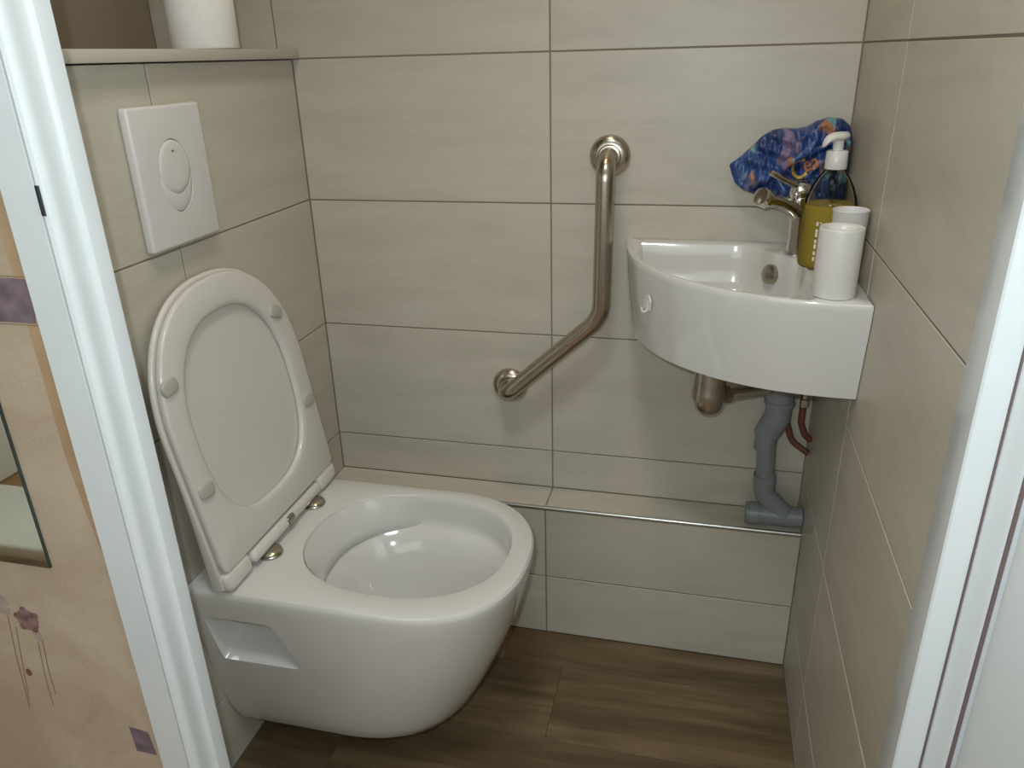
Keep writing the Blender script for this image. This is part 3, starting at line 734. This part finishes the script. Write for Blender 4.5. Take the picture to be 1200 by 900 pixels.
# small white lettering running up the side of the bottle (illegible in the photograph)
lm = bmesh.new()
for k, (zz, hh, dd) in enumerate(((.066, .0055, 0), (.057, .004, .05), (.050, .0065, 0), (.041, .005, .04), (.033, .0065, 0), (.024, .005, .03), (.015, .0055, 0))):
    for s_ in (0, 1):
        if s_ and k % 2: continue
        a0 = math.radians(-122+s_*7); a1 = a0+math.radians(4.5); r_ = .0375
        z0 = BZ1+zz+(hh*.7 if s_ else 0); z1 = z0+hh*(.3 if s_ else 1)
        vs = [lm.verts.new((bx+rr*math.cos(a), by+rr*math.sin(a), z)) for rr in (r_, r_-.0002) for a, z in ((a0, z0), (a1, z0), (a1, z1), (a0, z1))]
        lm.faces.new(vs[:4]); lm.faces.new(vs[4:][::-1])
        for i in range(4): lm.faces.new((vs[i], vs[(i+1) % 4], vs[4+(i+1) % 4], vs[4+i]))
part('bottle_print', frombm(lm), 'labelwhite', sb)

# ------------------------------------------------------------------ two white containers
cx, cy = .9130, -.3160
c1 = thing('plastic_container', 'white thick-rimmed cylindrical container at the front corner of the basin', 'container', (cx, cy, BZ1))
pr = [(.0255, .0002), (.0270, .0012), (.0274, .004), (.0276, .0880), (.0272, .0900), (.0264, .0908), (.0225, .0902), (.0195, .0880), (.0170, .0835), (.010, .0820), (.0005, .0818)]
part('container', lathe(pr, (cx, cy, BZ1), n=56, smooth=40), 'plastic', c1)
cx2, cy2 = .9325, -.2470
c2 = thing('plastic_cup', 'white thin-walled tapered cup against the wall between container and soap bottle', 'cup', (cx2, cy2, BZ1))
pr = [(.0175, .0002), (.0185, .0010), (.0235, .0990), (.0240, .1000), (.0235, .1005), (.0228, .0995), (.0178, .0030), (.0005, .0025)]
part('cup', lathe(pr, (cx2, cy2, BZ1), n=48, smooth=40), 'plastic', c2)

# ------------------------------------------------------------------ crumpled wrapper in the corner
bag = thing('crumpled_wrapper', 'crumpled blue printed plastic wrapper stuffed in the corner behind the tap', 'wrapper', (.90, -.035, BZ1))
BP = [(.957, 1.010), (.950, 1.030), (.938, 1.040), (.918, 1.0425), (.900, 1.037), (.888, 1.029), (.872, 1.026), (.852, 1.027), (.836, 1.024), (.822, 1.015), (.808, 1.000), (.792, .984), (.7745, .9705),
      (.779, .957), (.786, .941), (.799, .930), (.818, .9235), (.845, .920), (.868, .912), (.893, .900), (.903, .870), (.912, .8412), (.955, .8412), (.957, .90)]
bcn = (.885, .965)
def bag_pt(a, t_, side_):
    r = ray_poly(BP, bcn, a); x = bcn[0]+r*t_*math.cos(a); z = bcn[1]+r*t_*math.sin(a)
    taper = min(1, max(.25, (x-.765)/.07))
    d = .030*math.sqrt(max(0, 1-t_**2.6))*taper
    if side_ > 0:   # front
        p = Vector((x*17, z*17, 3.1)); f_ = 0
        s_ = (z-.965)-(x-.885)*.75                      # diagonal lip
        f_ += .0150*math.exp(-((s_+.006)/.010)**2) - .0135*math.exp(-((s_-.012)/.008)**2)
        f_ += .0065*(1-abs(noise.noise(p*1.1))*4) + .0040*noise.noise(p*3.1)
        f_ += .0048*math.sin((x*.35+z)*260+4*noise.noise(p*.6))*(1 if x < .87 else .45)
        f_ += .0026*math.sin((x-.2*z)*420+5*noise.noise(p*.9))
        y = -.0325 - d - f_*min(1, (1-t_)*7)
    else:
        y = -.0325 + .80*d
    if side_ > 0 and x > .85 and z < .955: y = max(y, -.062)
    y = min(y, -.0012)
    return Vector((min(x, .9574), y, max(z, BZ1+.0004)))
NA, NT = 200, 46
V = []; F = []
for side_ in (1, -1):
    for k in range(NT):
        t_ = .02+.98*((k/(NT-1))**.8 if side_ > 0 else (1-k/(NT-1)))
        if side_ < 0 and k == 0: continue
        for j in range(NA): V.append(bag_pt(2*PI*j/NA, t_, side_))
K = len(V)//NA
for k in range(K-1):
    for j in range(NA): F.append((k*NA+j, k*NA+(j+1) % NA, (k+1)*NA+(j+1) % NA, (k+1)*NA+j))
F.append(tuple(range(NA))[::-1]); F.append(tuple((K-1)*NA+j for j in range(NA)))
bme = pydata(V, F, 75)
bv = BVHTree.FromPolygons([v.co.copy() for v in bme.vertices], [tuple(p.vertices) for p in bme.polygons])
part('film', bme, 'wrapper', bag)
def wrap_text(body, size, x, z, rot, material):
    cu = bpy.data.curves.new('t', 'FONT'); cu.body = body; cu.size = size; cu.shear = .3; cu.offset = .0004; cu.resolution_u = 4
    o = bpy.data.objects.new('t', cu); COL.objects.link(o)
    dg = bpy.context.evaluated_depsgraph_get(); me = bpy.data.meshes.new_from_object(o.evaluated_get(dg)); bpy.data.objects.remove(o)
    bm = bmesh.new(); bm.from_mesh(me); bmesh.ops.triangulate(bm, faces=bm.faces[:])
    for _ in range(2):
        bmesh.ops.subdivide_edges(bm, edges=[e for e in bm.edges if e.calc_length() > .0022], cuts=1); bmesh.ops.triangulate(bm, faces=bm.faces[:])
    for v in bm.verts:
        px, pz = v.co.x, v.co.y; X = x+px*math.cos(rot)-pz*math.sin(rot); Z = z+px*math.sin(rot)+pz*math.cos(rot)
        hit = bv.ray_cast(Vector((X, -.3, Z)), Vector((0, 1, 0)))
        v.co = Vector((X, (hit[0].y if hit[0] else -.06)-.0009, Z))
    me = bpy.data.meshes.new('m'); bm.to_mesh(me); bm.free()
    return part('lettering', me, material, bag)
fp_ = []
for x, z in ((.906, .917), (.884, .924), (.862, .935), (.850, .952), (.857, .972), (.878, .988), (.905, .997), (.925, 1.006), (.943, 1.006)):
    hit = bv.ray_cast(Vector((x, -.3, z)), Vector((0, 1, 0))); fp_.append(Vector((x, (hit[0].y if hit[0] else -.05)-.0045, z)))
sm = []
for i in range(len(fp_)-1):
    a, b_, c, d = fp_[max(i-1, 0)], fp_[i], fp_[i+1], fp_[min(i+2, len(fp_)-1)]
    for k in range(6):
        t_ = k/6; sm.append(.5*((2*b_)+(c-a)*t_+(2*a-5*b_+4*c-d)*t_*t_+(3*b_-a-3*c+d)*t_**3))
part('folded_edge', tube(sm, [.0030+.0030*math.sin(PI*min(1, i/(len(sm)-1)))+.0008*math.sin(i*1.7) for i in range(len(sm))], 14), 'wrapper', bag)
wrap_text('C', .034, .8690, .9520, .42, 'yellow')
wrap_text('ea', .025, .8860, .9650, .42, 'orange')

# ------------------------------------------------------------------ waste trap and pipes under the basin
tx_, ty_ = .7690, -.150
tp = thing('bottle_trap', 'chrome bottle trap hanging under the basin', 'trap', (tx_, ty_, .579))
part('trap_body', lathe([(.0275, 0), (.0285, .001), (.0285, .012), (.0272, .016), (.0255, .060), (.0210, .080), (.0170, .112)], (tx_, ty_, .6060), n=40), 'nickel', tp)
part('trap_cup', lathe([(.0005, 0), (.008, .0006), (.0160, .0040), (.0215, .010), (.0238, .018), (.0240, .030), (.0240, .0375)], (tx_, ty_, .5775), n=40), 'nickel', tp)
a0 = Vector((tx_, ty_, .6080)); a1 = Vector((.8900, -.062, .5960)); ad = (a1-a0).normalized()
part('trap_nut', tube([a0+ad*.022, a0+ad*.024, a0+ad*.040, a0+ad*.042], [.0135, .0155, .0155, .0135], 8, smooth=20), 'nickel', tp)
part('trap_arm', tube([a0+ad*.018, a1-ad*.028], .0105, 20), 'chrome', tp)
wp = thing('waste_pipe', 'grey plastic drain pipe with elbows from basin to ledge', 'pipe', (.90, -.06, STEP_Z))
vx, vy = .8925, -.060
part('pipe_socket', lathe([(.0215, 0), (.0235, .001), (.0240, .004), (.0240, .050), (.0235, .070), (.0235, .128)], (vx, vy, .5690), n=32), 'pvc', wp)
el = fillet([(vx, vy, .5720), (vx, vy, .5400), (.8785, vy+.006, .5040), (.8770, vy+.008, .4700)], [.03, .02], 6)
part('pipe_elbow', tube([(vx, vy, .573)]+el[1:], [.0225]*3+[.0232]*5+[.0225]*(len(el)-8-3)+[.0195]*3, 28), 'pvc', wp)
part('pipe_ring', lathe([(.0225, 0), (.0262, .001), (.0262, .007), (.0235, .008)], (vx, vy, .5640), n=32), 'pvc', wp)
part('pipe_ring', tube([(.8783, vy+.006, .5110), (.8785, vy+.006, .5100), (.8789, vy+.006, .5040), (.8790, vy+.006, .5030)], [.0200, .0222, .0222, .0200], 28), 'pvc', wp)
part('pipe_run', tube([(.8790, vy+.006, .5020), (.8850, vy+.008, .3960)], .0165, 28), 'pvc', wp)
part('pipe_collar', tube([(.8830, vy+.008, .4180), (.8832, vy+.008, .4170), (.8848, vy+.008, .3880), (.8852, vy+.008, .3830)], [.0175, .0200, .0200, .0190], 28), 'pvc', wp)
part('pipe_branch', tube(fillet([(.8850, vy+.008, .3900), (.8870, vy+.007, .3740), (.9300, vy+.002, .3345)], .03, 6), .0190, 28), 'pvc', wp)
part('pipe_tee', tube([(.8600, vy+.002, .3345), (.8605, vy+.002, .3345), (.8780, vy+.002, .3345), (.8785, vy+.002, .3345), (.9562, vy+.002, .3345)], [.0205, .0220, .0220, .0195, .0195], 32), 'pvc', wp)
part('pipe_plug', tube([(.8560, vy+.002, .3345), (.8562, vy+.002, .3345), (.8603, vy+.002, .3345)], [.017, .0205, .0205], 32), 'pvc', wp)
h1 = thing('supply_hose', 'red-brown water hose with chrome nut coming down under the basin', 'hose', (.935, -.045, .49), 'water hoses under the basin')
part('hose', tube(fillet([(.9350, -.045, .5680), (.9350, -.045, .5250), (.9440, -.044, .5000), (.9560, -.040, .4880)], [.03, .02], 8), .0058, 16), 'hose', h1)
part('hose_nut', lathe([(.0085, 0), (.0098, .0012), (.0098, .0150), (.0085, .0165), (.0070, .0170), (.0065, .030)], (.9350, -.045, .5560), n=6, smooth=20), 'chrome', h1)
part('valve_stem', lathe([(.0055, 0), (.0055, .128)], (.9350, -.045, .5740), n=16), 'chrome', h1)
h2 = thing('supply_hose', 'red-brown water hose looping behind the grey drain pipe', 'hose', (.92, -.030, .47), 'water hoses under the basin')
part('hose', tube(fillet([(.9120, -.024, .600), (.9120, -.024, .5200), (.9250, -.028, .4780), (.9565, -.032, .4570)], [.05, .035], 10), .0058, 16), 'hose', h2)
part('hose_nut', lathe([(.0085, 0), (.0098, .0012), (.0098, .0150), (.0085, .0165)], (.9120, -.024, .600), n=6, smooth=20), 'chrome', h2)
part('valve_stem', lathe([(.0055, 0), (.0055, .087)], (.9120, -.024, .6150), n=16), 'chrome', h2)

# ------------------------------------------------------------------ paper roll on the shelf
rx, ry, rz = -.0440, -.190, 1.1637
pr_ = thing('paper_roll', 'white roll of toilet paper standing on the beige shelf', 'paper roll', (rx, ry, rz))
part('paper', lathe([(.0225, .001), (.0495, .001), (.0512, .003), (.0516, .05), (.0512, .104), (.0495, .106), (.0225, .106), (.0222, .05), (.0225, .001)], (rx, ry, rz), n=56, cap0=False, cap1=False), 'paper', pr_)
part('core', lathe([(.0205, .0005), (.0218, .0005), (.0218, .1065), (.0205, .1065), (.0205, .0005)], (rx, ry, rz), n=40, cap0=False, cap1=False), 'card', pr_)

# ------------------------------------------------------------------ ceiling lamp of the closet (above the frame)
cl = thing('ceiling_lamp', 'small round two-bulb lamp on the ceiling above the toilet', 'lamp', (.49, -.39, CEIL))
part('lamp_plate', lathe([(.085, 0), (.087, .004), (.080, .012), (.02, .014)], (.49, -.39, CEIL-.0005), (0, 0, -1), n=40), 'lampglass', cl)
for (x, y) in ((.44, -.42), (.54, -.36)):
    part('bulb_holder', lathe([(.012, 0), (.015, .004), (.015, .016)], (x, y, CEIL-.0125), (0, 0, -1), n=24), 'lampglass', cl)
